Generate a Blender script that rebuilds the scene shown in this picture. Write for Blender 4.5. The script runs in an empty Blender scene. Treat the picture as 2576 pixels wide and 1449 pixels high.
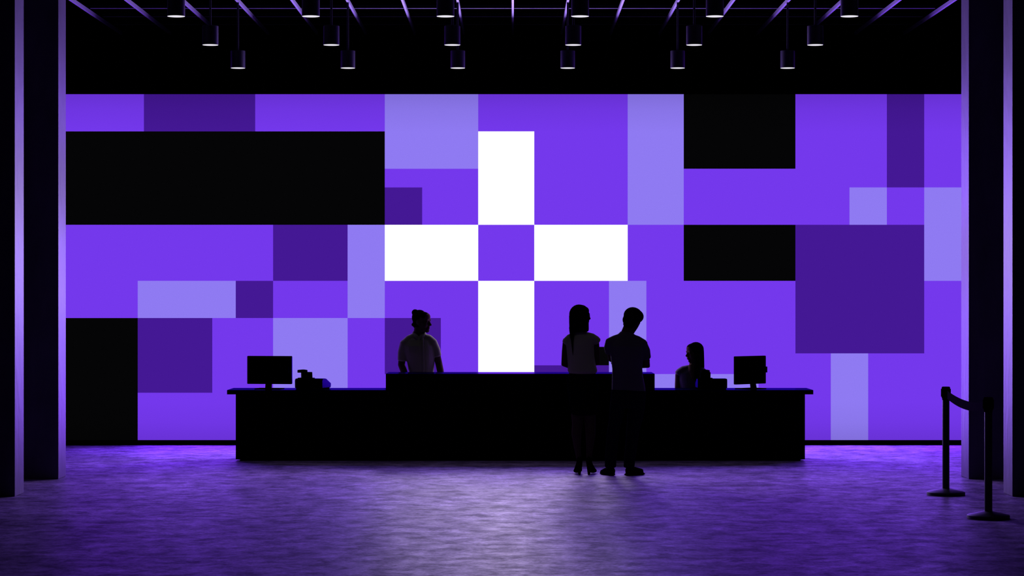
import bpy, math, random
from mathutils import Vector, Matrix, Euler
random.seed(7)
C = bpy.context.scene.collection
SC = bpy.context.scene
R = math.radians

# ------------------------------------------------------------------ camera
F, CX, CY, H = 6000.0, 1290.0, 749.4, 1.8        # pixels (2576 x 1449), eye height in metres
cam_d = bpy.data.cameras.new('camera'); cam = bpy.data.objects.new('camera', cam_d); C.objects.link(cam)
cam_d.sensor_width = 36.0; cam_d.lens = F / 2576 * 36.0
cam_d.shift_x = -(CX - 1288.0) / 2576
cam_d.shift_y = (CY - 724.5) / 2576
cam_d.clip_end = 200
cam.location = (0, 0, H); cam.rotation_euler = (R(90), 0, 0)
SC.camera = cam
SC.view_settings.view_transform = 'Standard'
SC.view_settings.look = 'None'
SC.cycles.use_denoising = True
SC.cycles.max_bounces = 8

def wx(px, d): return (px - CX) * d / F
def wz(py, d): return H - (py - CY) * d / F
def fd(py): return F * H / (py - CY)
def lin(c):
    c /= 255.0
    return c / 12.92 if c <= .04045 else ((c + .055) / 1.055) ** 2.4
def rgb(r, g, b): return (lin(r), lin(g), lin(b), 1)

# --------------------------------------------------------------- materials
def new_mat(name):
    m = bpy.data.materials.new(name); m.use_nodes = True
    nt = m.node_tree; nt.nodes.clear()
    out = nt.nodes.new('ShaderNodeOutputMaterial')
    return m, nt, out
def principled(name, col, rough=.5, metal=0.0, spec=.5, noise=0.0, nscale=20.0, bump=0.0, bscale=60.0, stretch=(1, 1, 1)):
    m, nt, out = new_mat(name)
    p = nt.nodes.new('ShaderNodeBsdfPrincipled')
    p.inputs['Base Color'].default_value = (*col[:3], 1)
    p.inputs['Roughness'].default_value = rough
    p.inputs['Metallic'].default_value = metal
    p.inputs['Specular IOR Level'].default_value = spec
    nt.links.new(p.outputs[0], out.inputs[0])
    tc = nt.nodes.new('ShaderNodeTexCoord'); mp = nt.nodes.new('ShaderNodeMapping')
    mp.inputs['Scale'].default_value = stretch
    nt.links.new(tc.outputs['Object'], mp.inputs[0])
    n = nt.nodes.new('ShaderNodeTexNoise'); n.inputs['Scale'].default_value = nscale; n.inputs['Detail'].default_value = 6
    nt.links.new(mp.outputs[0], n.inputs[0])
    mx = nt.nodes.new('ShaderNodeMix'); mx.data_type = 'RGBA'
    k = noise
    mx.inputs[6].default_value = (*[c * (1 - k) for c in col[:3]], 1)
    mx.inputs[7].default_value = (*[min(1, c * (1 + k)) for c in col[:3]], 1)
    nt.links.new(n.outputs['Fac'], mx.inputs[0]); nt.links.new(mx.outputs[2], p.inputs['Base Color'])
    if bump:
        n2 = nt.nodes.new('ShaderNodeTexNoise'); n2.inputs['Scale'].default_value = bscale; n2.inputs['Detail'].default_value = 5
        nt.links.new(mp.outputs[0], n2.inputs[0])
        b = nt.nodes.new('ShaderNodeBump'); b.inputs['Strength'].default_value = bump; b.inputs['Distance'].default_value = .02
        nt.links.new(n2.outputs['Fac'], b.inputs['Height']); nt.links.new(b.outputs[0], p.inputs['Normal'])
    return m
def glossy(name, col, rough):
    m, nt, out = new_mat(name)
    g = nt.nodes.new('ShaderNodeBsdfGlossy'); g.inputs['Color'].default_value = (*col[:3], 1)
    tc = nt.nodes.new('ShaderNodeTexCoord'); n = nt.nodes.new('ShaderNodeTexNoise'); n.inputs['Scale'].default_value = 40
    mr = nt.nodes.new('ShaderNodeMapRange'); mr.inputs[3].default_value = rough * .9; mr.inputs[4].default_value = rough * 1.1
    nt.links.new(tc.outputs['Object'], n.inputs[0]); nt.links.new(n.outputs['Fac'], mr.inputs[0])
    nt.links.new(mr.outputs[0], g.inputs['Roughness'])
    nt.links.new(g.outputs[0], out.inputs[0])
    return m
def emission(name, col, strength=1.0, zspan=None):
    m, nt, out = new_mat(name)
    e = nt.nodes.new('ShaderNodeEmission'); e.inputs['Color'].default_value = col
    e.inputs['Strength'].default_value = strength
    if zspan:                                     # fade towards the top and bottom edges put into the emission
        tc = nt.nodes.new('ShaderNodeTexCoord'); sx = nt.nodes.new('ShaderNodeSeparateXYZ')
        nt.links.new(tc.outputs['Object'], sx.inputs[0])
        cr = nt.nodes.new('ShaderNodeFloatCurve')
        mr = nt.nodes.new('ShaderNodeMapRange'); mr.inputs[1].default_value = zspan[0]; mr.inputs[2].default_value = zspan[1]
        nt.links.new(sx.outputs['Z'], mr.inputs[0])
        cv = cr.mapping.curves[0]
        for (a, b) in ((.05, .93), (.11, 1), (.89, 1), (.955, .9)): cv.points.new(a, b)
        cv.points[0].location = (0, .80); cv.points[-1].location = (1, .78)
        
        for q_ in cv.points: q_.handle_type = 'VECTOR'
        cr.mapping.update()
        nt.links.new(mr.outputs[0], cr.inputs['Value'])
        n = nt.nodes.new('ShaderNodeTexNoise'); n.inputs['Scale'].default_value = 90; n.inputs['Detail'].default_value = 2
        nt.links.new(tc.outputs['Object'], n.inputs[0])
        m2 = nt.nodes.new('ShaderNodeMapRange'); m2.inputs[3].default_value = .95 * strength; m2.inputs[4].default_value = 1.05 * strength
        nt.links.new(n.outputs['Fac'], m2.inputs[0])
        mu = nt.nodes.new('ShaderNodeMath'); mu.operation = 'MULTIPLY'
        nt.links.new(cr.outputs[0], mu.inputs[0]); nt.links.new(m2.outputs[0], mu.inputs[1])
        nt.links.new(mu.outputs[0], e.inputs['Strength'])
    nt.links.new(e.outputs[0], out.inputs[0])
    return m

def floor_material():
    m, nt, out = new_mat('polished concrete floor')
    N, L = nt.nodes, nt.links
    p = N.new('ShaderNodeBsdfDiffuse'); gl = N.new('ShaderNodeBsdfGlossy'); ad = N.new('ShaderNodeAddShader')
    L.new(p.outputs[0], ad.inputs[0]); L.new(gl.outputs[0], ad.inputs[1]); L.new(ad.outputs[0], out.inputs[0])
    tc = N.new('ShaderNodeTexCoord')
    def noise(scale, detail, rough=.6, st=(1, 1, 1), dist=0):
        mp = N.new('ShaderNodeMapping'); mp.inputs['Scale'].default_value = st; L.new(tc.outputs['Object'], mp.inputs[0])
        n = N.new('ShaderNodeTexNoise'); n.inputs['Scale'].default_value = scale; n.inputs['Detail'].default_value = detail
        n.inputs['Roughness'].default_value = rough; n.inputs['Distortion'].default_value = dist
        L.new(mp.outputs[0], n.inputs[0]); return n.outputs['Fac']
    def ramp(v, a, b, lo, hi):
        r = N.new('ShaderNodeMapRange'); r.inputs[1].default_value = a; r.inputs[2].default_value = b
        r.inputs[3].default_value = lo; r.inputs[4].default_value = hi; L.new(v, r.inputs[0]); return r.outputs[0]
    def mul(a, b):
        q = N.new('ShaderNodeMath'); q.operation = 'MULTIPLY'; L.new(a, q.inputs[0]); L.new(b, q.inputs[1]); return q.outputs[0]
    big = noise(1.1, 10, .66, (1, .8, 1), .3)
    mid = noise(4.2, 11, .74, (1, .9, 1), .25)
    fine = noise(30, 8, .75)
    tone = mul(mul(ramp(big, .38, .62, .60, 1.25), ramp(mid, .40, .60, .50, 1.3)), ramp(fine, .38, .62, .66, 1.22))
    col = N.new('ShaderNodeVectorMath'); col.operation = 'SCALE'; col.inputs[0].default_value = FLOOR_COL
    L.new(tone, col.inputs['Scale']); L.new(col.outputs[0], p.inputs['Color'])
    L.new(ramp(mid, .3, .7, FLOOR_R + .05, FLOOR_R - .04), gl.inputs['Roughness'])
    sp = mul(ramp(mid, .36, .64, FLOOR_S * .6, FLOOR_S * 1.3), ramp(fine, .3, .7, .9, 1.1))
    L.new(sp, gl.inputs['Color'])
    b = N.new('ShaderNodeBump'); b.inputs['Strength'].default_value = .05; b.inputs['Distance'].default_value = .006
    L.new(mid, b.inputs['Height'])
    b2 = N.new('ShaderNodeBump'); b2.inputs['Strength'].default_value = .08; b2.inputs['Distance'].default_value = .004
    L.new(fine, b2.inputs['Height']); L.new(b.outputs[0], b2.inputs['Normal']); L.new(b2.outputs[0], p.inputs['Normal']); L.new(b2.outputs[0], gl.inputs['Normal'])
    return m
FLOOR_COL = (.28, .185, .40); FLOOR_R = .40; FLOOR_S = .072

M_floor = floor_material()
M_wall = principled('black wall paint', (.0035, .0035, .004), .9, spec=.05, noise=.2)
M_conc = principled('grey concrete column', (.09, .07, .105), .48, spec=.2, noise=.55, nscale=4.5, bump=.3, bscale=9, stretch=(1, 1, .45))
M_batten = principled('grey painted metal batten', (.36, .34, .38), .6, spec=.4, noise=.1)
M_joist = principled('dark ceiling joist', (.012, .012, .014), .8, spec=.0, noise=.2)
M_black = principled('matt black laminate', (.0012, .0012, .0014), .7, spec=.0, noise=.2)
M_top = glossy('blue black glossy worktop', (.0052, .0011, .028), .16)
M_blueplastic = glossy('blue black plastic sheen', (.004, .0005, .034), .35)
M_blk = principled('black plastic', (.0005, .0005, .0009), .8, spec=.0, noise=.2)
M_shade = principled('black painted steel shade', (.014, .014, .016), .42, spec=.4, noise=.15, nscale=80, bump=.05, bscale=300)
M_rod = principled('black steel rod', (.015, .015, .02), .4, spec=.5)
M_lens = emission('lit pendant diffuser', rgb(234, 230, 243), 1.0)
M_lensrim = emission('bright pendant diffuser edge', rgb(252, 250, 255), 1.0)
M_stan = principled('black stanchion metal', (.012, .012, .014), .42, spec=.5, noise=.15)
M_stanbase = principled('black stanchion base casting', (.05, .05, .055), .55, spec=.5, noise=.2, bump=.05, bscale=90)
M_belt = principled('dark woven belt webbing', (.014, .007, .021), .9, spec=.0, noise=.2, nscale=120)
M_skin = principled('skin', (.042, .027, .019), .7, spec=.0, noise=.1)
M_skin2 = principled('tanned skin', (.05, .031, .022), .7, spec=.0, noise=.1)
M_hair = principled('black hair', (.002, .0018, .0018), .8, spec=.0, noise=.3, nscale=40, bump=.3, bscale=60, stretch=(4, 4, .5))
M_whiteshirt = principled('light grey cotton shirt', (.15, .16, .085), .9, spec=.0, noise=.1, nscale=6, bump=.9, bscale=7, stretch=(1.3, 1, .5))
M_blouse = principled('pale grey blouse', (.20, .21, .12), .9, spec=.0, noise=.12, nscale=6, bump=.5, bscale=6, stretch=(1.6, 1, .4))
M_blouse2 = principled('grey blouse', (.045, .042, .046), .9, spec=.02, noise=.15, nscale=6, bump=.5, bscale=7, stretch=(1.5, 1, .5))
M_tee = principled('charcoal t-shirt', (.055, .045, .052), .9, spec=.02, noise=.15, nscale=6, bump=.5, bscale=7, stretch=(1, 1, .7))
M_trous = principled('black trousers', (.005, .005, .008), .9, spec=.0, noise=.3, nscale=8, bump=.4, bscale=10)
M_skirt = principled('black skirt', (.0025, .0025, .003), .9, spec=.0, noise=.3)
M_shoe = principled('black leather shoe', (.003, .0026, .0022), .7, spec=.0, noise=.2)

# ----------------------------------------------------------- mesh building
class MB:
    def __init__(s): s.v = []; s.f = []; s.m = []
    def add(s, vs, fs, M=None, mi=0):
        o = len(s.v)
        s.v += [tuple((M @ Vector(v)) if M else v) for v in vs]
        s.f += [tuple(i + o for i in f) for f in fs]; s.m += [mi] * len(fs)
    def box(s, x0, x1, y0, y1, z0, z1, M=None, mi=0):
        vs = [(x0, y0, z0), (x1, y0, z0), (x1, y1, z0), (x0, y1, z0), (x0, y0, z1), (x1, y0, z1), (x1, y1, z1), (x0, y1, z1)]
        s.add(vs, [(3, 2, 1, 0), (4, 5, 6, 7), (0, 1, 5, 4), (1, 2, 6, 5), (2, 3, 7, 6), (3, 0, 4, 7)], M, mi)
    def prism(s, prof, x0, x1, M=None, mi=0):          # profile in (y, z), counter-clockwise seen from +x
        n = len(prof)
        vs = [(x0, y, z) for y, z in prof] + [(x1, y, z) for y, z in prof]
        fs = [tuple(range(n))[::-1], tuple(range(n, 2 * n))]
        fs += [(i, (i + 1) % n, (i + 1) % n + n, i + n) for i in range(n)]
        s.add(vs, fs, M, mi)
    def lathe(s, prof, seg=40, M=None, mi=0, cap=True):  # profile (r, z) going up
        vs = []; fs = []
        for r, z in prof:
            for k in range(seg):
                a = 2 * math.pi * k / seg; vs.append((r * math.cos(a), r * math.sin(a), z))
        for j in range(len(prof) - 1):
            for k in range(seg):
                k2 = (k + 1) % seg
                fs.append((j * seg + k, j * seg + k2, (j + 1) * seg + k2, (j + 1) * seg + k))
        if cap:
            fs.append(tuple(range(seg))[::-1]); fs.append(tuple((len(prof) - 1) * seg + k for k in range(seg)))
        s.add(vs, fs, M, mi)
    def ell(s, c, r, rot=None, seg=18, rings=12):
        vs = [(0, 0, -1)]; fs = []
        for j in range(1, rings):
            t = -math.pi / 2 + math.pi * j / rings
            for k in range(seg):
                a = 2 * math.pi * k / seg
                vs.append((math.cos(t) * math.cos(a), math.cos(t) * math.sin(a), math.sin(t)))
        vs.append((0, 0, 1)); top = len(vs) - 1
        for k in range(seg):
            k2 = (k + 1) % seg
            fs.append((0, 1 + k2, 1 + k))
            fs.append((top, 1 + (rings - 2) * seg + k, 1 + (rings - 2) * seg + k2))
            for j in range(rings - 2):
                a = 1 + j * seg; b = a + seg
                fs.append((a + k, a + k2, b + k2, b + k))
        M = Matrix.Translation(c) @ (rot.to_4x4() if rot else Matrix()) @ Matrix.Diagonal((*r, 1))
        s.add(vs, fs, M)
    def tube(s, pts, seg=18, flat=False, caps=True, M=None):
        """pts: (x, y, z, rx[, ry]); flat = horizontal ellipses, else perpendicular to the path"""
        P = [Vector(p[:3]) for p in pts]; RX = [p[3] for p in pts]; RY = [p[4] if len(p) > 4 else p[3] for p in pts]
        n = len(P); rings = []
        for i in range(n):
            if flat:
                u, w, t = Vector((1, 0, 0)), Vector((0, 1, 0)), Vector((0, 0, 1 if P[-1].z > P[0].z else -1))
                if t.z < 0: w = -w
            else:
                t = (P[min(i + 1, n - 1)] - P[max(i - 1, 0)]).normalized()
                if i == 0: ref = Vector((1, 0, 0)) if abs(t.x) < .8 else Vector((0, 0, 1))
                else: ref = u                      # carry the frame along the path
                u = (ref - t * ref.dot(t)).normalized(); w = t.cross(u)
            rings.append((P[i], u, w, t, RX[i], RY[i]))
        if caps:
            p, u, w, t, a, b = rings[0]; q = min(a, b, .028)
            pre = [(p - t * q * .6 * math.sin(R(g)), u, w, t, a * math.cos(R(g)), b * math.cos(R(g))) for g in (78, 50, 25)]
            p, u, w, t, a, b = rings[-1]; q = min(a, b, .028)
            post = [(p + t * q * .6 * math.sin(R(g)), u, w, t, a * math.cos(R(g)), b * math.cos(R(g))) for g in (25, 50, 78)]
            rings = pre + rings + post
        vs = []; fs = []
        for p, u, w, t, a, b in rings:
            for k in range(seg):
                g = 2 * math.pi * k / seg; vs.append(tuple(p + u * (a * math.cos(g)) + w * (b * math.sin(g))))
        m = len(rings)
        for j in range(m - 1):
            for k in range(seg):
                k2 = (k + 1) % seg; fs.append((j * seg + k, j * seg + k2, (j + 1) * seg + k2, (j + 1) * seg + k))
        fs.append(tuple(range(seg))[::-1]); fs.append(tuple((m - 1) * seg + k for k in range(seg)))
        s.add(vs, fs, M)
    def mesh(s, name, mats):
        me = bpy.data.meshes.new(name); me.from_pydata(s.v, [], s.f); me.update()
        for m in (mats if isinstance(mats, (list, tuple)) else [mats]): me.materials.append(m)
        me.polygons.foreach_set('material_index', s.m)
        return me
    def obj(s, name, mats, parent=None, smooth=False, bevel=0.0, remesh=0.0, iters=3):
        me = s.mesh(name, mats); o = bpy.data.objects.new(name, me); C.objects.link(o)
        if remesh:
            md = o.modifiers.new('r', 'REMESH'); md.mode = 'VOXEL'; md.voxel_size = remesh; md.adaptivity = 0
            sm = o.modifiers.new('s', 'SMOOTH'); sm.factor = .5; sm.iterations = iters
            smooth = True
        if bevel:
            b = o.modifiers.new('b', 'BEVEL'); b.width = bevel; b.segments = 3; b.limit_method = 'ANGLE'; b.angle_limit = R(35)
        if remesh or bevel:
            bpy.context.view_layer.update()
            dg = bpy.context.evaluated_depsgraph_get()
            nm = bpy.data.meshes.new_from_object(o.evaluated_get(dg))
            o.modifiers.clear(); o.data = nm; nm.name = name
            if not nm.materials:
                for m in (mats if isinstance(mats, (list, tuple)) else [mats]): nm.materials.append(m)
            bpy.data.meshes.remove(me); me = nm
        if smooth: me.polygons.foreach_set('use_smooth', [True] * len(me.polygons))
        if parent: o.parent = parent
        return o
def sharp(o, ang=40):
    """smooth shading with crisp edges"""
    import bmesh
    bm = bmesh.new(); bm.from_mesh(o.data)
    for f in bm.faces: f.smooth = True
    for e in bm.edges:
        if len(e.link_faces) == 2 and e.calc_face_angle(0) > R(ang): e.smooth = False
    bm.to_mesh(o.data); bm.free(); return o
def tag(o, label=None, cat=None, group=None, kind=None):
    if label: o['label'] = label
    if cat: o['category'] = cat
    if group: o['group'] = group
    if kind: o['kind'] = kind
    return o
def empty(name, loc, rz=0.0):
    o = bpy.data.objects.new(name, None); C.objects.link(o); o.location = loc; o.rotation_euler = (0, 0, rz)
    o.empty_display_size = .1
    return o
def copy_tree(o, parent=None):
    c = o.copy(); C.objects.link(c); c.parent = parent
    for ch in list(o.children): copy_tree(ch, c)
    return c

# -------------------------------------------------------------- room shell
XW, YB, YN, ZC = 6.4, 32.4, -3.0, 5.75
b = MB(); b.box(-XW, XW, YN, YB, -.1, 0); tag(b.obj('floor', M_floor), 'worn polished concrete floor glowing purple from the screen', 'floor', kind='structure')
b = MB(); b.box(-XW - .1, XW + .1, YN, YB, ZC, ZC + .1); tag(b.obj('ceiling', M_wall), 'black painted ceiling above the slim battens', 'ceiling', kind='structure')
b = MB(); b.box(-XW - .1, XW + .1, YB, YB + .1, 0, ZC); tag(b.obj('wall_back', M_wall), 'black wall behind the video screen', 'wall', kind='structure')
b = MB(); b.box(-XW - .1, -XW, YN, YB, 0, ZC); tag(b.obj('wall_left', M_wall), 'black wall beyond the left columns', 'wall', kind='structure')
b = MB(); b.box(XW, XW + .1, YN, YB, 0, ZC); tag(b.obj('wall_right', M_wall), 'black wall beyond the right columns', 'wall', kind='structure')
b = MB(); b.box(-XW - .1, XW + .1, YN - .1, YN, 0, ZC); tag(b.obj('wall_front', M_wall), 'black wall at the entrance end', 'wall', kind='structure')

# columns: two per side, square concrete
XI = 4.525
for name, sx, d0, lab in (('column', -1, 23.67, 'square concrete column on the left, farther one beside the screen edge'),
                          ('column', -1, 21.60, 'square concrete column at the left edge of the photo, nearer one'),
                          ('column', 1, 23.67, 'square concrete column on the right, farther one behind the barrier posts'),
                          ('column', 1, 21.60, 'square concrete column at the right edge of the photo, nearer one')):
    xi = XI if sx > 0 else 4.51
    b = MB(); b.box(0, .4, 0, .4, 0, ZC)
    o = b.obj(name, M_conc, bevel=.006)
    o.location = (xi if sx > 0 else -xi - .4, d0, 0)
    tag(o, lab, 'column', kind='structure')

# ---------------------------------------------------------- ceiling battens
ZB, PB = 5.219, .6360
ORD = ['first', 'second', 'third', 'fourth', 'fifth', 'sixth', 'seventh', 'eighth']
bm_ = MB(); bm_.box(-.0125, .0125, 8.0, 31.0, 0, .041)
bat0 = bm_.obj('ceiling_batten', M_batten)
for i, k in enumerate(range(-8, 9)):
    o = bat0 if i == 0 else bat0.copy()
    if i: C.objects.link(o)
    o.location = (k * PB, 0, ZB)
    if k == 0: lab = 'whitish slim ceiling batten running straight above the middle of the screen'
    else: lab = 'slim %s ceiling batten, %s one to the %s of the middle batten' % ('purple lit' if abs(k) < 6 or k > 0 else 'dim', ORD[abs(k) - 1], 'right' if k > 0 else 'left')
    tag(o, lab, 'ceiling batten', 'slim battens under the ceiling', 'thing')
for d, lab in ((28.7, 'thin purple edged crossbar over the ceiling battens, nearest of three'), (29.55, 'faint dark crossbar over the ceiling battens, middle of three'), (30.4, 'faintest dark crossbar over the ceiling battens, farthest of three')):
    b = MB(); b.box(-8 * PB, 8 * PB, 0, .04, 0, .043)
    b.m[0] = 1  # paler underside: the lit lower edge is put into the material
    o = b.obj('ceiling_crossbar', [M_joist, M_batten]); o.location = (0, d, 5.285)
    tag(o, lab, 'ceiling crossbar', 'crossbars above the battens', 'thing')

# -------------------------------------------------------------- video wall
DW = 29.14
scr = empty('video_wall', (0, DW, 0))
tag(scr, 'huge wall screen showing a mosaic of purple, violet, black and white rectangles', 'video screen')
P_, L_, D_, K_, W_ = range(5)
ZT, ZL = wz(237, DW), wz(1107, DW)
XE = 5.62
left, right = -XE * F / DW + CX, XE * F / DW + CX
blocks = [(left, 968, 330.5, 565.5, K_), (1720, 2001, 237, 424.5, K_), (1720, 2001, 565.5, 706.5, K_), (left, 346.5, 800, 1107, K_), (1438, 1532, 872.5, 919, K_),
          (362, 642, 237, 330.5, D_), (687, 874.5, 565.5, 706.5, D_), (593, 687, 706.5, 800, D_), (346.5, 534, 800, 988, D_), (968, 1062, 471.5, 565.5, D_),
          (968, 1109, 800, 941, D_), (1344, 1532, 919, 941, D_), (2001, 2325, 565.5, 889, D_), (2231, 2325, 237, 471.5, D_),
          (968, 1203, 237, 424.5, L_), (1579, 1720, 237, 565.5, L_), (874.5, 968, 565.5, 800, L_), (346.5, 593, 706.5, 800, L_), (687, 874.5, 800, 988, L_),
          (1532, 1626, 706.5, 941, L_), (1626, 1908, 941, 988, L_), (2137, 2231, 471.5, 565.5, L_), (2325, right, 471.5, 706.5, L_), (2090, 2184, 889, 1107, L_),
          (1203, 1344, 330.5, 565.5, W_), (968, 1203, 565.5, 706.5, W_), (1344, 1579, 565.5, 706.5, W_), (1203, 1344, 706.5, 941, W_)]
xs = sorted({left, right} | {q for b_ in blocks for q in b_[:2]}); ys = sorted({237, 1107} | {q for b_ in blocks for q in b_[2:4]})
g = MB(); nx = len(xs)
gv = [(wx(x, DW), 0, wz(y, DW)) for y in ys for x in xs]; gf = []; gm = []
for j in range(len(ys) - 1):
    for i in range(nx - 1):
        cx, cy = (xs[i] + xs[i + 1]) / 2, (ys[j] + ys[j + 1]) / 2; c = P_
        for x0, x1, y0, y1, k in blocks:
            if x0 < cx < x1 and y0 < cy < y1: c = k
        gf.append(((j + 1) * nx + i, (j + 1) * nx + i + 1, j * nx + i + 1, j * nx + i)); gm.append(c)
g.v, g.f, g.m = gv, gf, gm
ES = 1.0
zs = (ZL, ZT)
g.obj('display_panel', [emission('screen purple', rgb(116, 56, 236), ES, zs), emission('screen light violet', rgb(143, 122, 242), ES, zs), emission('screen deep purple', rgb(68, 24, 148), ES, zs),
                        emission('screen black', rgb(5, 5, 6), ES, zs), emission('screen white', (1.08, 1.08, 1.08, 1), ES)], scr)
b = MB(); b.box(-XE, XE, .004, .25, ZL, ZT); b.obj('housing', M_black, scr)
b = MB(); b.box(-XE, XE, 0, .25, 0, ZL - .001); b.obj('plinth', M_black, scr)

# added area lamps: the screen's patch colours, boosted to brighten floor and columns
COLS = {P_: (.174, .030, .85), L_: (.275, .165, .89), D_: (.050, .006, .26), K_: (0, 0, 0), W_: (2.1, 1.75, 2.45)}
GAIN = 12.0
lx = [left, 346.5, 642, 968, 1203, 1344, 1579, 1720, 2001, 2325, right]; ly = [237, 330.5, 565.5, 706.5, 800, 941, 1107]
def block_at(x, y):
    c = P_
    for x0, x1, y0_, y1_, k in blocks:
        if x0 < x < x1 and y0_ < y < y1_: c = k
    return c
for i in range(len(lx) - 1):
    for j in range(len(ly) - 1):
        acc = Vector((0, 0, 0)); q = 10
        for a in range(q):
            for c_ in range(q):
                acc += Vector(COLS[block_at(lx[i] + (a + .5) / q * (lx[i + 1] - lx[i]), ly[j] + (c_ + .5) / q * (ly[j + 1] - ly[j]))]) / (q * q)
        mxc = max(acc)
        if mxc < .02: continue
        ld = bpy.data.lights.new('screen light', 'AREA'); ld.shape = 'RECTANGLE'
        sx_ = (lx[i + 1] - lx[i]) * DW / F; sy_ = (ly[j + 1] - ly[j]) * DW / F
        ld.size, ld.size_y = sx_, sy_; ld.color = acc / mxc; ld.energy = GAIN * mxc * math.pi * sx_ * sy_
        lo = bpy.data.objects.new('added_screen_light', ld); C.objects.link(lo)
        lo.location = (wx((lx[i] + lx[i + 1]) / 2, DW), DW - .012, wz((ly[j] + ly[j + 1]) / 2, DW)); lo.rotation_euler = (R(-90), 0, 0)

# ---------------------------------------------------------- reception desk
desk = empty('reception_desk', (0, 26.28, 0))
tag(desk, 'long black reception desk with raised middle counter in front of the screen', 'reception desk')
DB = 26.33; y0 = DB - 26.28
zlow = wz(981.2, 26.28); th = 11 * 26.28 / F; dep = 26.28 * 231.8 / 226.4 - 26.28
bx0, bx1 = wx(593, DB), wx(2025, DB)
b = MB(); b.box(bx0, bx1, y0, y0 + .04, .0175, zlow - th); b.obj('front_panel', M_black, desk)
for x in (bx0, bx1 - .04):
    b = MB(); b.box(x, x + .04, y0 + .0401, dep - .05, .0175, zlow - th); b.obj('side_panel', M_black, desk)
for x in (wx(970.5, 26.28) - .02, wx(1647, 26.28) - .02):
    b = MB(); b.box(x, x + .04, y0 + .0401, dep - .05, .0005, zlow - th); b.obj('inner_panel', M_black, desk)
b = MB(); b.box(bx0 + .045, bx1 - .045, y0 + .03, y0 + .07, 0, .0174); b.box(bx0 + .045, bx0 + .085, y0 + .07, dep - .1, 0, .0174); b.box(bx1 - .085, bx1 - .045, y0 + .07, dep - .1, 0, .0174); b.obj('plinth', M_black, desk)
xl, xr = wx(571, 26.28), wx(2046, 26.28); rl, rr = wx(970.5, 26.28), wx(1647, 26.28)
for x0, x1, lab in ((xl, rl, 'low worktop left of the raised counter'), (rr, xr, 'low worktop right of the raised counter')):
    b = MB(); b.box(x0, x1, 0, dep, zlow - th, zlow - .002); b.add([(x0, 0, zlow), (x1, 0, zlow), (x1, dep, zlow), (x0, dep, zlow)], [(0, 1, 2, 3)], None, 1)
    o = b.obj('worktop', [M_black, M_top], desk); o['label'] = lab
zr = wz(940.3, 26.28)
b = MB(); b.box(rl, rr, 0, dep, zlow - th, zr - .002); b.add([(rl, 0, zr), (rr, 0, zr), (rr, dep, zr), (rl, dep, zr)], [(0, 1, 2, 3)], None, 1)
b.obj('raised_counter', [M_black, M_top], desk)

# ------------------------------------------------------------ pendant lamps
pend = empty('pendant_lamp', (0, 0, 0))
rad = .0835; hs = .2
b = MB(); b.lathe([(rad - .004, .0), (rad, .002), (rad, hs - .003), (rad - .004, hs), (.012, hs)], 48)
sharp(b.obj('lamp_shade', M_shade, pend))
b = MB(); b.lathe([(rad * .9, -.0015), (rad * .9, -.001)], 48); b.obj('diffuser', M_lens, pend)
b = MB()
seg = 48; vs = []; fs = []
for k in range(seg):
    a = 2 * math.pi * k / seg
    vs += [(rad * .985 * math.cos(a), rad * .985 * math.sin(a), -.001), (rad * .9 * math.cos(a), rad * .9 * math.sin(a), -.0012)]
fs = [(2 * k, 2 * k + 1, (2 * k + 3) % (2 * seg), (2 * k + 2) % (2 * seg)) for k in range(seg)]
b.add(vs, fs); b.obj('diffuser_rim', M_lensrim, pend)
b = MB(); b.lathe([(.0112, 0), (.0112, 1)], 16); rod = b.obj('rod', M_rod, pend); sharp(rod); rod.location = (0, 0, hs)
ZP = 4.46; rod.scale = (1, 1, ZB - ZP - hs)
lamp_d = bpy.data.lights.new('pendant light', 'SPOT'); lamp_d.energy = 5.2; lamp_d.spot_size = R(96); lamp_d.spot_blend = .6
lamp_d.shadow_soft_size = .07; lamp_d.color = (.97, .96, 1)
ROWS = ((22.53, 'the highest row, nearest the camera'), (25.08, 'the middle row'), (27.6, 'the lowest row, nearest the screen'))
n = 0
for d, rw in ROWS:
    for j, k in enumerate((-5, -3, -1, 1, 3, 5)):
        o = pend if n == 0 else copy_tree(pend)
        o.location = (k * PB, d, ZP); n += 1
        tag(o, 'black cylinder pendant lamp, %s from the left in %s' % (ORD[j], rw), 'pendant lamp', 'black cylinder pendants hung in three rows')
        lo = bpy.data.objects.new('pendant_light', lamp_d); C.objects.link(lo); lo.location = (k * PB, d, ZP - .01)

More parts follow.
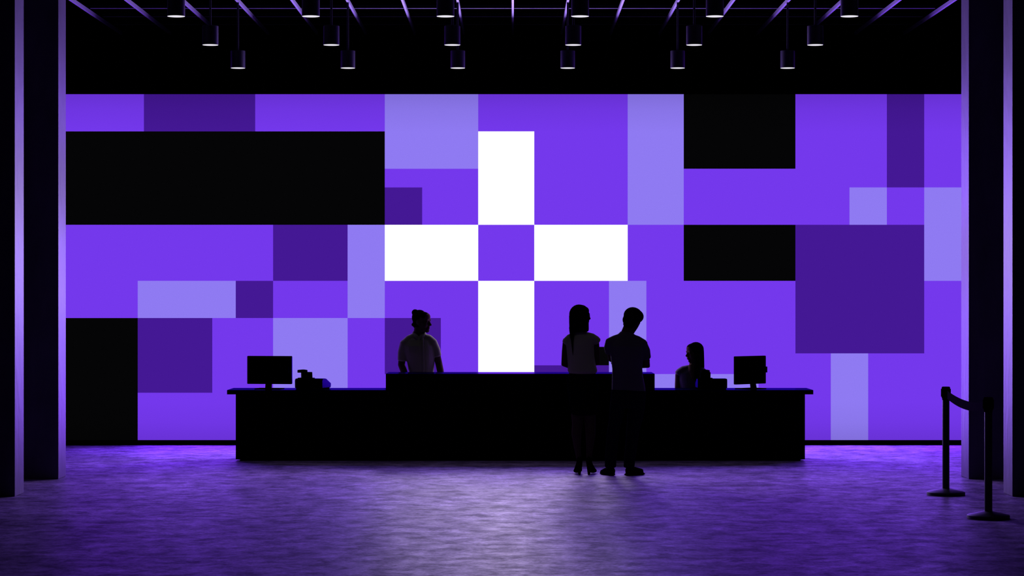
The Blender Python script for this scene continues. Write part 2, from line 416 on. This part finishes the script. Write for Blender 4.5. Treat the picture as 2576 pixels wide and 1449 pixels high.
# ----------------------------------------------------------------- monitors
def monitor(px, d, ang, label, reader=False):
    X = wx(px, d); zt, zb = wz(895.5, d), wz(966, d)
    zb -= zlow; zt -= zlow
    t = empty('computer_monitor', (X, d, zlow), R(ang)); tag(t, label, 'computer monitor', 'computer monitors on the desk')
    w = .51; hw = w / 2
    b = MB(); b.box(-hw, hw, -.022, .022, zb, zt); b.obj('housing', [M_blk], t, bevel=.008)
    b = MB(); b.box(hw - .001, hw + .0012, -.014, .014, zb + .012, zt - .012); b.obj('side_edge', M_blueplastic, t)
    b = MB(); b.box(-hw + .014, hw - .014, .0221, .024, zb + .02, zt - .014); b.obj('screen', M_blk, t)
    b = MB(); b.box(-hw * .42, hw * .42, -.04, -.02, zb + .05, zt - .05); b.obj('rear_cover', M_blk, t, bevel=.008)
    b = MB(); b.prism([(-.075, 0), (-.035, 0), (-.022, zb + .05), (-.05, zb + .05)], -.034, .034); b.obj('neck', M_blk, t, bevel=.003)
    b = MB(); b.box(-.145, .145, -.12, .10, 0, .009); b.obj('base', M_blk, t, bevel=.004)
    b = MB(); b.box(hw - .036, hw - .029, -.0235, -.0215, zt - .19, zt - .122); b.obj('vent_slot', M_blueplastic, t)
    b = MB(); b.box(-.06, .02, -.0232, -.0215, zt - .035, zt - .03); b.obj('vent_slot', M_blueplastic, t)
    if reader:
        b = MB(); b.box(hw - .002, hw + .034, -.012, .02, zt - .19, zt - .123); b.obj('card_reader', M_blk, t, bevel=.003)
    return t
monitor(678.5, 26.60, -9, 'black monitor on the low worktop left of the raised counter, seen from behind')
monitor(1886.5, 26.62, 44, 'black monitor turned aside at the right end of the desk with side card reader', True)

# ------------------------------------------------------------ cash registers
def register(px, d, ang, label, flip, dispx, standx, standw, dispw):
    X = wx(px, d)
    t = empty('cash_register', (X, d, zlow), R(ang)); tag(t, label, 'cash register', 'cash registers on the desk')
    hw = .163
    prof = [(0, .012), (.26, .012), (.27, .03), (.272, .058), (.12, .117), (.02, .117), (.006, .110), (-.004, .095)]
    b = MB(); b.prism(prof, -hw, hw); b.obj('housing', M_blk, t, bevel=.006)
    b = MB(); b.box(-hw + .01, hw - .01, .01, .25, 0, .0125); b.obj('base', M_blk, t)
    for s in (1, -1):
        b = MB(); b.prism([(y * .94 + .008, z * .93 + .006) for y, z in prof], s * (hw + .0003) if s > 0 else -hw - .0012, s * (hw + .0012) if s > 0 else -hw - .0003)
        b.obj('side_panel', M_blueplastic, t)
    b = MB(); b.box(-hw + .012, hw - .012, .022, .118, .1165, .1182); b.obj('top_panel', M_blueplastic, t)
    # customer display on its stand
    b = MB(); b.prism([(.035, .115), (.095, .115), (.085, .19), (.03, .19)], standx - standw / 2, standx + standw / 2); st = b.obj('display_stand', M_blk, t, bevel=.004)
    b = MB(); b.box(standx - standw * .8, standx + standw * .7, .015, .105, .1183, .126); b.obj('stand_foot', M_blk, st, bevel=.003)
    pr = []
    for k in range(9):
        a = -1 + k / 4; pr.append((dispx + a * dispw / 2, .212 + .006 * (1 - a * a)))
    vs = [(x, .005, z) for x, z in [(dispx - dispw / 2, .183), (dispx + dispw / 2, .183)] + pr[::-1]]
    vs2 = [(x, .06, z) for x, _, z in vs]; nn = len(vs)
    b = MB(); b.add(vs + vs2, [tuple(range(nn)), tuple(range(nn, 2 * nn))[::-1]] + [(i + nn, (i + 1) % nn + nn, (i + 1) % nn, i) for i in range(nn)])
    b.obj('customer_display', M_blk, t, bevel=.002)
    return t
register(776, 26.50, -17, 'black cash register with small raised display beside the left monitor', 1, -.085, -.045, .115, .10)
register(1792.5, 26.47, 1.5, 'black cash register with small raised display in front of the seated woman', -1, -.073, -.073, .11, .087)

# -------------------------------------------------------- queue barrier posts
def stanchion(px, d, label):
    t = empty('barrier_post', (wx(px, d), d, 0)); tag(t, label, 'barrier post', 'retractable belt barrier posts')
    b = MB(); b.lathe([(.168, 0), (.173, .003), (.173, .026), (.168, .030), (.06, .056), (.034, .061), (.033, .066)], 56); sharp(b.obj('base', M_stanbase, t), 30)
    b = MB(); b.lathe([(.032, .05), (.032, .885)], 40); sharp(b.obj('pole', M_stan, t))
    b = MB(); b.lathe([(.034, .868), (.034, .885), (.0385, .887), (.0385, .975), (.0385, .982), (.033, .989)], 40)
    h = sharp(b.obj('head', M_blk, t))
    b = MB()
    for a in (0, 90, 180, 270):
        b.box(-.018, .018, -.0425, -.035, .897, .970, Matrix.Rotation(R(a + 2), 4, 'Z'))
    b.obj('belt_slot', M_blk, h, bevel=.002)
    return t
d1, d2 = 21.79, 19.47
stanchion(2379.5, d1, 'black barrier post standing farther from the camera, seen against the purple screen')
stanchion(2486.3, d2, 'black barrier post nearest the camera, in front of the right columns')
A = Vector((wx(2379.5, d1), d1 - .0435, .921)); B = Vector((wx(2486.3, d2), d2 + .0435, .919))
b = MB(); n = 36; vs = []; fs = []
for i in range(n + 1):
    t = i / n; p = A.lerp(B, t); sag = .050 * (4 * t * (1 - t)); z = p.z - sag
    lean = .012 * math.sin(math.pi * t)
    for dx, dz in ((0, -.037), (lean, .037)):
        vs.append((p.x + dx - .0008, p.y, z + dz)); vs.append((p.x + dx + .0008, p.y, z + dz))
for i in range(n):
    a, c = i * 4, i * 4 + 4
    fs += [(a, a + 2, c + 2, c), (a + 1, c + 1, c + 3, a + 3), (a, c, c + 1, a + 1), (a + 2, a + 3, c + 3, c + 2)]
fs += [(0, 1, 3, 2), (n * 4, n * 4 + 2, n * 4 + 3, n * 4 + 1)]
b.add(vs, fs)
tag(b.obj('barrier_belt', M_belt, smooth=False), 'dark fabric belt sagging between the two barrier posts', 'barrier belt')

# ------------------------------------------------------------------- people
VX = .0065
def hrot(yaw, roll=0, pitch=0):
    """yaw 0 faces the camera (-y), + turns to picture right; roll + leans the crown to picture right"""
    return Matrix.Rotation(R(roll), 3, 'Y') @ Matrix.Rotation(R(yaw), 3, 'Z') @ Matrix.Rotation(R(pitch), 3, 'X')
def head(mb, c, rot, s=1.0, fem=False):
    c = Vector(c)
    def e(p, r): mb.ell(c + rot @ (Vector(p) * s), [q * s for q in r], rot)
    e((0, .018, .035), (.073, .092, .080)); e((0, -.018, -.025), (.061, .068, .085))
    e((0, -.034, -.078), (.043 if fem else .048, .043, .034)); e((0, -.067, -.098), (.018, .016, .015))
    e((0, -.055, .05), (.055, .035, .045))
    for k in (1, -1):
        e((k * .030, -.079, .020), (.024, .011, .006)); e((k * .031, -.077, .002), (.014, .010, .007))
        e((k * .038, -.062, -.035), (.022, .022, .026)); e((k * .074, .012, -.01), (.009, .020, .031)); e((k * .013, -.096, -.036), (.009, .011, .008))
    P = [c + rot @ (Vector(p) * s) for p in ((0, -.080, .014), (0, -.096, -.012), (0, -.111, -.033))]
    mb.tube([(*P[0], .008 * s), (*P[1], .010 * s), (*P[2], .011 * s)], 12)
    e((0, -.087, -.060), (.022, .011, .006)); e((0, -.085, -.071), (.019, .011, .007))
def hand(mb, w, d, up, s=1.0, curl=.5, side=1):
    """w wrist, d pointing direction, up = back of the hand"""
    w = Vector(w); d = Vector(d).normalized(); up = Vector(up); up = (up - d * up.dot(d)).normalized(); x = d.cross(up) * side
    mb.tube([(*(w - d * .01), .026 * s, .021 * s), (*(w + d * .045 * s), .036 * s, .017 * s), (*(w + d * .085 * s), .040 * s, .015 * s)], 14)
    rt = Matrix((x, d, up)).transposed()
    mb.ell(w + d * .05 * s, (.042 * s, .05 * s, .016 * s), rt)
    for i, (off, ln) in enumerate(((-.033, .062), (-.011, .072), (.011, .068), (.032, .052))):
        p = w + d * .088 * s + x * off * s; dd = d.copy(); pts = [(*(p - d * .02 * s), .009 * s), (*p, .009 * s)]
        for k in range(3):
            ax = curl * .5 * (k + .6)
            dd = (d * math.cos(ax) - up * math.sin(ax)); p = p + dd * (ln * s * (.42, .32, .26)[k]); pts.append((*p, (.0085, .008, .0068)[k] * s))
        mb.tube(pts, 10)
    p = w + d * .03 * s - x * .03 * s; q = p + (d * .6 - x * .75 - up * .3) * .04 * s; r_ = q + (d * .9 - x * .25 - up * .3) * .032 * s
    mb.tube([(*p, .013 * s), (*q, .0105 * s), (*r_, .008 * s)], 10)

def person(name, px, d, label):
    t = empty('person', (wx(px, d), d, 0)); tag(t, label, 'person'); return t

# --- woman in front of the desk (seen from behind)
W = person('person', 1465, 24.28, 'person with long dark hair, pale blouse, black skirt and heels, standing at the desk')
b = MB()
hc = (-.016, .02, 1.618); hr = hrot(116)
head(b, hc, hr, .97, True)
b.tube([(-.03, .01, 1.43, .05, .05), (-.025, .015, 1.5, .047, .05), (-.018, .02, 1.56, .05, .055)], flat=True)
b.tube([(.008, .0, .80, .115, .09), (.004, .0, .92, .140, .105), (-.012, .0, 1.02, .125, .09), (-.02, .0, 1.15, .115, .085), (-.025, 0, 1.28, .135, .09), (-.018, .0, 1.37, .115, .07), (-.022, .005, 1.42, .065, .055)], 24, True)
for s, sh, el, wr in ((-1, (-.165, .0, 1.375), (-.182, .03, 1.125), (-.085, .22, 1.10)), (1, (.135, .0, 1.385), (.148, .04, 1.14), (.07, .23, 1.12))):
    m1 = [sh[i] * .5 + el[i] * .5 for i in range(3)]; m2 = [el[i] * .5 + wr[i] * .5 for i in range(3)]
    b.tube([(*sh, .034), (*m1, .036), (*el, .034), (*m2, .034), (*wr, .023)])
    hand(b, wr, (-s * .6, .8, .05), (0, -.1, 1), .88, .6, s)
for s, pts in ((-1, [(-.05, 0, .80, .066), (-.053, .0, .6, .060), (-.050, .005, .52, .054), (-.062, -.012, .41, .0495, .053), (-.050, -.005, .26, .033), (-.036, -.0, .165, .026), (-.032, -.0, .12, .026)]),
               (1, [(.068, 0, .80, .066), (.074, .0, .6, .060), (.080, .005, .52, .054), (.083, -.012, .41, .0495, .053), (.074, -.005, .26, .033), (.066, .0, .165, .026), (.066, .0, .12, .026)])):
    b.tube(pts, 18, True)
    x = pts[-1][0]
    b.tube([(x, -.01, .12, .026), (x + (.012 if s > 0 else 0), .05, .085, .029, .024), (x + s * .012 + .012, .13, .035, .034, .018), (x + s * .015 + .016, .18, .026, .026, .013)])
b.obj('body', M_skin, W, remesh=VX)
b = MB()   # hair
b.ell((-.034, .0, 1.632), (.101, .112, .102)); b.ell((-.020, -.02, 1.61), (.098, .10, .098)); b.ell((-.012, .01, 1.655), (.078, .09, .075))
b.tube([(-.036, -.03, 1.62, .101, .085), (-.036, -.045, 1.54, .1005, .07), (-.034, -.055, 1.478, .099, .052), (-.034, -.06, 1.465, .096, .04)], 24, True)
b.tube([(-.105, -.07, 1.50, .034, .026), (-.108, -.082, 1.43, .024, .02), (-.104, -.088, 1.35, .0125, .012), (-.1, -.088, 1.27, .008, .008), (-.097, -.085, 1.21, .003, .003)], 12)
b.tube([(-.1, -.045, 1.53, .036, .04), (-.112, -.055, 1.46, .024, .03), (-.12, -.06, 1.435, .010, .015)], 12)
b.obj('hair', M_hair, W, remesh=.005)
b = MB()   # blouse
b.tube([(.003, 0, 1.035, .140, .112), (.002, -.0, 1.06, .152, .120), (-.006, -.0, 1.12, .143, .112), (-.018, -.0, 1.22, .140, .106), (-.026, 0, 1.32, .147, .102), (-.016, .0, 1.385, .150, .092), (-.018, .0, 1.425, .115, .08), (-.02, .0, 1.455, .066, .066)], 28, True)
b.tube([(.02, 0, 1.425, .035, .05), (.095, 0, 1.398, .044, .056), (.138, .0, 1.368, .046, .054), (.156, 0, 1.352, .042, .05)], 18)
b.tube([(-.06, 0, 1.425, .035, .05), (-.125, 0, 1.39, .044, .056), (-.160, .0, 1.355, .044, .054), (-.172, 0, 1.34, .040, .05)], 18)
b.obj('blouse', M_blouse, W, remesh=VX, iters=7)
b = MB()
b.tube([(.0, 0, 1.05, .128, .095), (.0, 0, .98, .150, .115), (.005, 0, .90, .162, .128), (.010, 0, .78, .150, .118), (.014, 0, .66, .133, .105), (.015, 0, .615, .127, .1)][::-1], 28, True)
b.obj('skirt', M_skirt, W, remesh=VX)
for s, x, tw in ((-1, -.030, -.02), (1, .066, .05)):
    b = MB(); xt = x + tw
    b.tube([(x, -.028, .135, .030, .03), (x + tw * .2, .02, .095, .034, .036), (x + tw * .6, .09, .05, .040, .026), (xt, .15, .026, .039, .020), (xt + tw * .2, .2, .018, .020, .012)])
    b.ell((x, -.03, .145), (.033, .026, .040))
    b.tube([(x, -.033, .12, .028), (x, -.038, .05, .019), (x, -.036, .006, .013)], 12)
    b.obj('high_heel', M_shoe, W, remesh=.005)

# --- man in front of the desk (seen from behind, arms folded)
Mn = person('person', 1578, 24.18, 'person with short dark hair, charcoal t-shirt and black trousers, arms folded, head tilted')
b = MB()
hr = hrot(152, 15, 0); hc = (.052, .02, 1.583)
head(b, hc, hr, .98)
b.tube([(-.012, .0, 1.41, .072, .066), (-.004, .0, 1.455, .060, .058), (.018, .008, 1.51, .058, .058), (.035, .012, 1.55, .06, .06)], flat=True)
b.tube([(.104, .03, 1.565, .036), (.075, .025, 1.515, .038), (.035, .015, 1.46, .04)])
b.tube([(.01, 0, .80, .14, .10), (.008, 0, .95, .145, .10), (-.002, 0, 1.08, .145, .10), (-.003, 0, 1.2, .158, .11), (-.01, 0, 1.32, .16, .10), (-.012, 0, 1.38, .12, .07), (-.01, 0, 1.425, .075, .055)], 24, True)
for s, sh, el, wr, hd in ((-1, (-.175, .0, 1.355), (-.155, .15, 1.185), (.10, .17, 1.16), (1, -.15, -.05)), (1, (.162, .0, 1.345), (.200, .075, 1.118), (-.03, .19, 1.13), (-1, -.1, .25))):
    m1 = [sh[i] * .5 + el[i] * .5 for i in range(3)]; m2 = [el[i] * .6 + wr[i] * .4 for i in range(3)]
    b.tube([(*sh, .042), (*m1, .045), (*el, .041), (*m2, .042), (*wr, .029)])
    hand(b, wr, hd, (0, 1, 0), .95, .7, s)
b.tube([(-.07, 0, .85, .075), (-.118, .0, .56, .055), (-.143, .0, .45, .05), (-.165, -.01, .25, .045), (-.172, 0, .09, .037), (-.19, .05, .05, .035), (-.215, .12, .035, .03)])
b.tube([(.09, 0, .85, .075), (.073, .0, .56, .058), (.054, .0, .45, .05), (.035, -.01, .25, .045), (.022, 0, .09, .037), (.06, .03, .05, .035), (.11, .08, .035, .03)])
b.obj('body', M_skin2, Mn, remesh=VX)
b = MB()
c0 = Vector((.052, .02, 1.583))
def hp(p): return c0 + hr @ Vector(p)
b.ell(hp((-.004, .012, .036)), (.095, .112, .088), hr); b.ell(hp((-.022, -.02, .040)), (.078, .085, .070), hr); b.ell(hp((0, .045, -.015)), (.080, .070, .07), hr)
b.ell(hp((0, .055, -.065)), (.058, .045, .035), hr)
b.obj('hair', M_hair, Mn, remesh=.005)
b = MB()
b.tube([(.014, 0, .85, .172, .128), (.012, 0, .89, .170, .126), (.003, 0, 1.0, .158, .118), (0, 0, 1.08, .153, .116), (-.003, 0, 1.2, .166, .122), (-.010, 0, 1.31, .182, .115), (-.012, 0, 1.375, .150, .090), (-.012, 0, 1.425, .090, .072), (-.010, 0, 1.452, .066, .060)], 28, True)
b.tube([(-.05, .0, 1.405, .042, .05), (-.125, .0, 1.372, .050, .058), (-.172, .0, 1.348, .055, .060), (-.180, .05, 1.30, .054, .056), (-.172, .09, 1.255, .050, .052)])
b.tube([(.03, .0, 1.40, .042, .05), (.098, .0, 1.368, .050, .058), (.145, .0, 1.335, .058, .060), (.180, .03, 1.26, .056, .056), (.193, .05, 1.19, .051, .051)])
b.obj('t_shirt', M_tee, Mn, remesh=VX, iters=8)
b = MB()
b.tube([(.01, 0, .92, .155, .118), (.012, 0, .84, .178, .132), (.01, 0, .76, .172, .13), (.005, 0, .70, .16, .12)][::-1], 28, True)
b.tube([(-.075, 0, .80, .092, .105), (-.102, .0, .66, .080, .09), (-.120, .0, .56, .068, .075), (-.142, .002, .45, .062, .066), (-.155, 0, .33, .060, .064), (-.168, 0, .18, .0595, .064), (-.170, .005, .09, .058, .064)], 22, True)
b.tube([(.092, 0, .80, .092, .105), (.088, .0, .66, .086, .092), (.076, .0, .56, .078, .078), (.056, .002, .45, .066, .066), (.044, 0, .33, .061, .064), (.026, 0, .18, .058, .064), (.018, .005, .09, .056, .064)], 22, True)
b.obj('trousers', M_trous, Mn, remesh=VX)
for pts in ([(-.160, -.035, .045, .040, .045), (-.178, .03, .046, .043, .045), (-.215, .09, .035, .043, .034), (-.243, .135, .026, .034, .024)],
            [(.006, -.03, .048, .042, .046), (.055, .0, .048, .044, .045), (.105, .035, .034, .043, .032), (.150, .065, .027, .036, .024)]):
    b = MB(); b.tube(pts, 18)
    for x, y, z, rx, rz in pts: b.ell((x, y, .012), (rx, rx, .012))
    b.obj('shoe', M_shoe, Mn, remesh=.006)

# --- man with a hair bun behind the counter
B1 = person('person', 1063, 27.4, 'person with a hair bun and light short-sleeved shirt, standing behind the raised counter')
b = MB()
hr = hrot(66, 0, 4); hc = Vector((-.006, .0, 1.530))
head(b, hc, hr, 1.06)
b.ell(hc + hr @ Vector((0, -.072, -.100)), (.034, .026, .026), hr)
b.tube([(-.04, .01, 1.33, .075, .068), (-.042, .01, 1.40, .062, .060), (-.035, .01, 1.46, .062, .065)], flat=True)
b.tube([(-.015, 0, .82, .15, .11), (-.02, 0, .95, .13, .10), (-.025, 0, 1.1, .145, .11), (-.045, 0, 1.22, .175, .115), (-.05, 0, 1.29, .135, .09), (-.045, 0, 1.34, .08, .06)], 24, True)
for s, sh, el, wr in ((-1, (-.215, .0, 1.275), (-.243, .01, 1.03), (-.165, -.13, .845)), (1, (.125, .0, 1.295), (.185, .02, 1.05), (.232, -.09, .850))):
    m1 = [sh[i] * .5 + el[i] * .5 for i in range(3)]; m2 = [el[i] * .6 + wr[i] * .4 for i in range(3)]
    b.tube([(*sh, .042), (*m1, .045), (*el, .041), (*m2, .040), (*wr, .029)])
    hand(b, wr, (-s * .1, -.75, -.6), (0, -.6, .75), .95, .6, s)
b.tube([(-.075, 0, .82, .075), (-.09, 0, .48, .055), (-.095, .01, .28, .05), (-.1, .01, .08, .037), (-.11, -.05, .05, .035), (-.12, -.13, .035, .03)])
b.tube([(.055, 0, .82, .075), (.07, 0, .48, .055), (.075, .01, .28, .05), (.08, .01, .08, .037), (.09, -.05, .05, .035), (.10, -.13, .035, .03)])
b.obj('body', M_skin2, B1, remesh=VX)
b = MB()
def hp(p): return hc + hr @ Vector(p)
b.ell(hp((0, .036, .042)), (.084, .090, .090), hr); b.ell(hp((0, -.012, .060)), (.074, .080, .053), hr); b.ell(hp((0, .060, -.03)), (.068, .050, .065), hr)
b.ell(hp((0, .10, -.045)), (.03, .03, .024), hr)
b.ell((-.086, .015, 1.632), (.040, .040, .038)); b.ell((-.06, .015, 1.612), (.03, .03, .03))
b.obj('hair', M_hair, B1, remesh=.005)
b = MB()
b.tube([(-.012, 0, .84, .155, .125), (-.015, 0, .94, .142, .120), (-.020, 0, 1.06, .158, .126), (-.034, 0, 1.17, .178, .130), (-.048, 0, 1.25, .186, .122), (-.050, 0, 1.315, .150, .094), (-.045, 0, 1.352, .080, .070)], 28, True)
b.tube([(-.055, .0, 1.375, .040, .05), (-.145, .0, 1.325, .052, .062), (-.203, .0, 1.268, .062, .066), (-.228, .005, 1.17, .058, .062), (-.232, .008, 1.085, .056, .060)])
b.tube([(-.02, .0, 1.36, .04, .05), (.068, .0, 1.328, .052, .062), (.112, .0, 1.285, .058, .064), (.150, .008, 1.20, .055, .060), (.168, .012, 1.135, .050, .056)])
sh_ = b.obj('shirt', M_whiteshirt, B1, remesh=VX, iters=8)
b = MB()   # collar: two wings folding over
for s in (-1, 1):
    vs = []; fs = []
    for i in range(13):
        a = R(8 + 172 * i / 12) * s
        ctr = Vector((-.040, .004, 0)); rt, rb = .070, .098
        zt_ = 1.440 - .066 * (1 - i / 12) ** 1.3; zb_ = zt_ - .058
        dirv = Vector((math.sin(a), -math.cos(a), 0))
        for r_, z in ((rt, zt_), (rb, zb_), (rb - .008, zb_ - .002), (rt - .006, zt_ - .002)):
            p = ctr + dirv * r_; vs.append((p.x, p.y, z))
    for i in range(12):
        for k in range(4):
            f = (i * 4 + k, i * 4 + (k + 1) % 4, i * 4 + 4 + (k + 1) % 4, i * 4 + 4 + k); fs.append(f if s > 0 else f[::-1])
    fs += [(0, 1, 2, 3) if s < 0 else (3, 2, 1, 0), (51, 50, 49, 48) if s < 0 else (48, 49, 50, 51)]
    b.add(vs, fs)
b.obj('collar', M_whiteshirt, sh_, smooth=True)
b = MB(); b.tube([(.002, -.082, 1.335, .013, .004), (.005, -.118, 1.27, .013, .004), (.008, -.128, 1.15, .013, .004), (.012, -.123, 1.0, .013, .004), (.014, -.120, .86, .013, .004)], 12)
b.obj('button_placket', M_whiteshirt, sh_, smooth=True)
b = MB()
b.tube([(-.01, 0, .90, .14, .108), (-.01, 0, .80, .16, .125), (-.01, 0, .72, .15, .12)][::-1], 24, True)
b.tube([(-.08, 0, .78, .085, .1), (-.09, 0, .48, .068, .072), (-.1, .01, .08, .058, .064)], 20, True); b.tube([(.06, 0, .78, .085, .1), (.07, 0, .48, .068, .072), (.08, .01, .08, .058, .064)], 20, True)
b.obj('trousers', M_trous, B1, remesh=.009)
for x, k in ((-.1, -1), (.08, 1)):
    b = MB(); b.tube([(x, .035, .045, .040, .042), (x + k * .01, -.05, .045, .043, .042), (x + k * .02, -.12, .033, .042, .03), (x + k * .025, -.165, .026, .032, .022)], 18); b.ell((x + k * .012, -.06, .012), (.045, .125, .012))
    b.obj('shoe', M_shoe, B1, remesh=.007)

# --- woman seated behind the desk
B2 = person('person', 1742, 27.3, 'person with long straight dark hair and grey blouse, seated behind the right worktop')
b = MB()
hr = hrot(-62, 0, 3); hc = Vector((.015, .0, 1.172))
head(b, hc, hr, .95, True)
b.tube([(.008, .0, .98, .062, .058), (.01, .0, 1.03, .049, .05), (.018, .005, 1.10, .05, .055)], flat=True)
b.tube([(.0, .02, .54, .17, .13), (.0, 0, .62, .15, .11), (.0, 0, .74, .125, .095), (-.002, 0, .86, .15, .105), (-.004, 0, .94, .145, .085), (0, 0, .985, .08, .06)], 24, True)
b.tube([(.0, -.03, 1.02, .055, .04), (-.0, -.072, .96, .055, .036), (0, -.100, .90, .034, .020), (.0, -.112, .855, .010, .01)], 14)
for s, sh, el, wr in ((-1, (-.158, .0, .925), (-.172, .0, .70), (-.10, -.20, .655)), (1, (.150, .0, .92), (.172, .0, .70), (.10, -.20, .655))):
    m1 = [sh[i] * .5 + el[i] * .5 for i in range(3)]; m2 = [el[i] * .5 + wr[i] * .5 for i in range(3)]
    b.tube([(*sh, .04), (*m1, .037), (*el, .034), (*m2, .033), (*wr, .024)])
    hand(b, wr, (-s * .25, -.9, -.05), (0, 0, 1), .88, .5, s)
for s in (-1, 1):
    b.tube([(s * .085, .03, .555, .085), (s * .09, -.2, .545, .072), (s * .085, -.40, .52, .055), (s * .085, -.40, .46, .055), (s * .085, -.39, .32, .05), (s * .085, -.38, .10, .03), (s * .085, -.42, .05, .032), (s * .085, -.50, .03, .028)])
b.obj('body', M_skin, B2, remesh=VX)
b = MB()
def hp(p): return hc + hr @ Vector(p)
b.ell(hp((0, .030, .036)), (.086, .094, .086), hr); b.ell(hp((.0, -.007, .054)), (.075, .077, .056), hr); b.ell(hp((-.0, .03, -.02)), (.089, .060, .09), hr)
b.tube([(.060, .03, 1.20, .074, .085), (.066, .035, 1.10, .072, .075), (.072, .03, 1.02, .067, .07), (.076, .02, .97, .062, .06), (.074, .01, .93, .05, .05)], 20, True)
b.tube([(.052, -.05, 1.16, .036, .034), (.052, -.058, 1.09, .040, .034), (.050, -.075, 1.0, .036, .035), (.045, -.10, .93, .036, .026), (.04, -.118, .87, .024, .015), (.035, -.12, .83, .008, .006)], 16)
b.obj('hair', M_hair, B2, remesh=.005)
b = MB()
b.tube([(.0, .01, .57, .178, .14), (0, 0, .64, .158, .122), (-.0, 0, .74, .140, .110), (-.002, 0, .86, .163, .116), (-.004, 0, .94, .158, .098), (0, 0, .985, .095, .075), (.003, 0, 1.015, .068, .06)], 28, True)
b.tube([(-.04, .0, 1.00, .035, .05), (-.105, .0, .978, .044, .056), (-.150, .0, .948, .045, .055), (-.168, 0, .93, .042, .05)]); b.tube([(.04, .0, .99, .035, .05), (.10, .0, .968, .044, .056), (.142, .0, .938, .043, .055), (.155, 0, .92, .04, .05)])
b.obj('blouse', M_blouse2, B2, remesh=VX, iters=7)
b = MB()
b.tube([(0, .02, .60, .165, .125), (0, .02, .53, .18, .14), (0, .02, .49, .165, .13)][::-1], 24, True)
for s in (-1, 1): b.tube([(s * .085, .02, .555, .095), (s * .09, -.2, .55, .08), (s * .085, -.40, .52, .064), (s * .085, -.405, .45, .06), (s * .085, -.39, .30, .058), (s * .085, -.38, .10, .05)])
b.obj('trousers', M_trous, B2, remesh=.009)
for s in (-1, 1):
    b = MB(); b.tube([(s * .085, -.36, .042, .036, .04), (s * .088, -.44, .04, .038, .036), (s * .09, -.53, .026, .03, .022)], 16); b.ell((s * .088, -.44, .01), (.04, .105, .01))
    b.obj('shoe', M_shoe, B2, remesh=.007)
st = empty('office_stool', (wx(1742, 27.3), 27.33, 0)); tag(st, 'round black stool under the seated person behind the desk', 'stool')
b = MB(); b.lathe([(.17, .40), (.19, .415), (.19, .455), (.17, .47), (.05, .475)], 36); sharp(b.obj('seat', M_blk, st))
b = MB(); b.lathe([(.025, .04), (.025, .40)], 20); b.obj('pole', M_stan, st, smooth=True)
b = MB(); b.lathe([(.20, 0), (.20, .015), (.05, .04), (.025, .05)], 36); sharp(b.obj('base', M_stan, st))

# ------------------------------------------------------------------- world
w = bpy.data.worlds.new('dark hall'); SC.world = w; w.use_nodes = True
bg = w.node_tree.nodes['Background']; bg.inputs[0].default_value = (0, 0, 0, 1); bg.inputs[1].default_value = 0
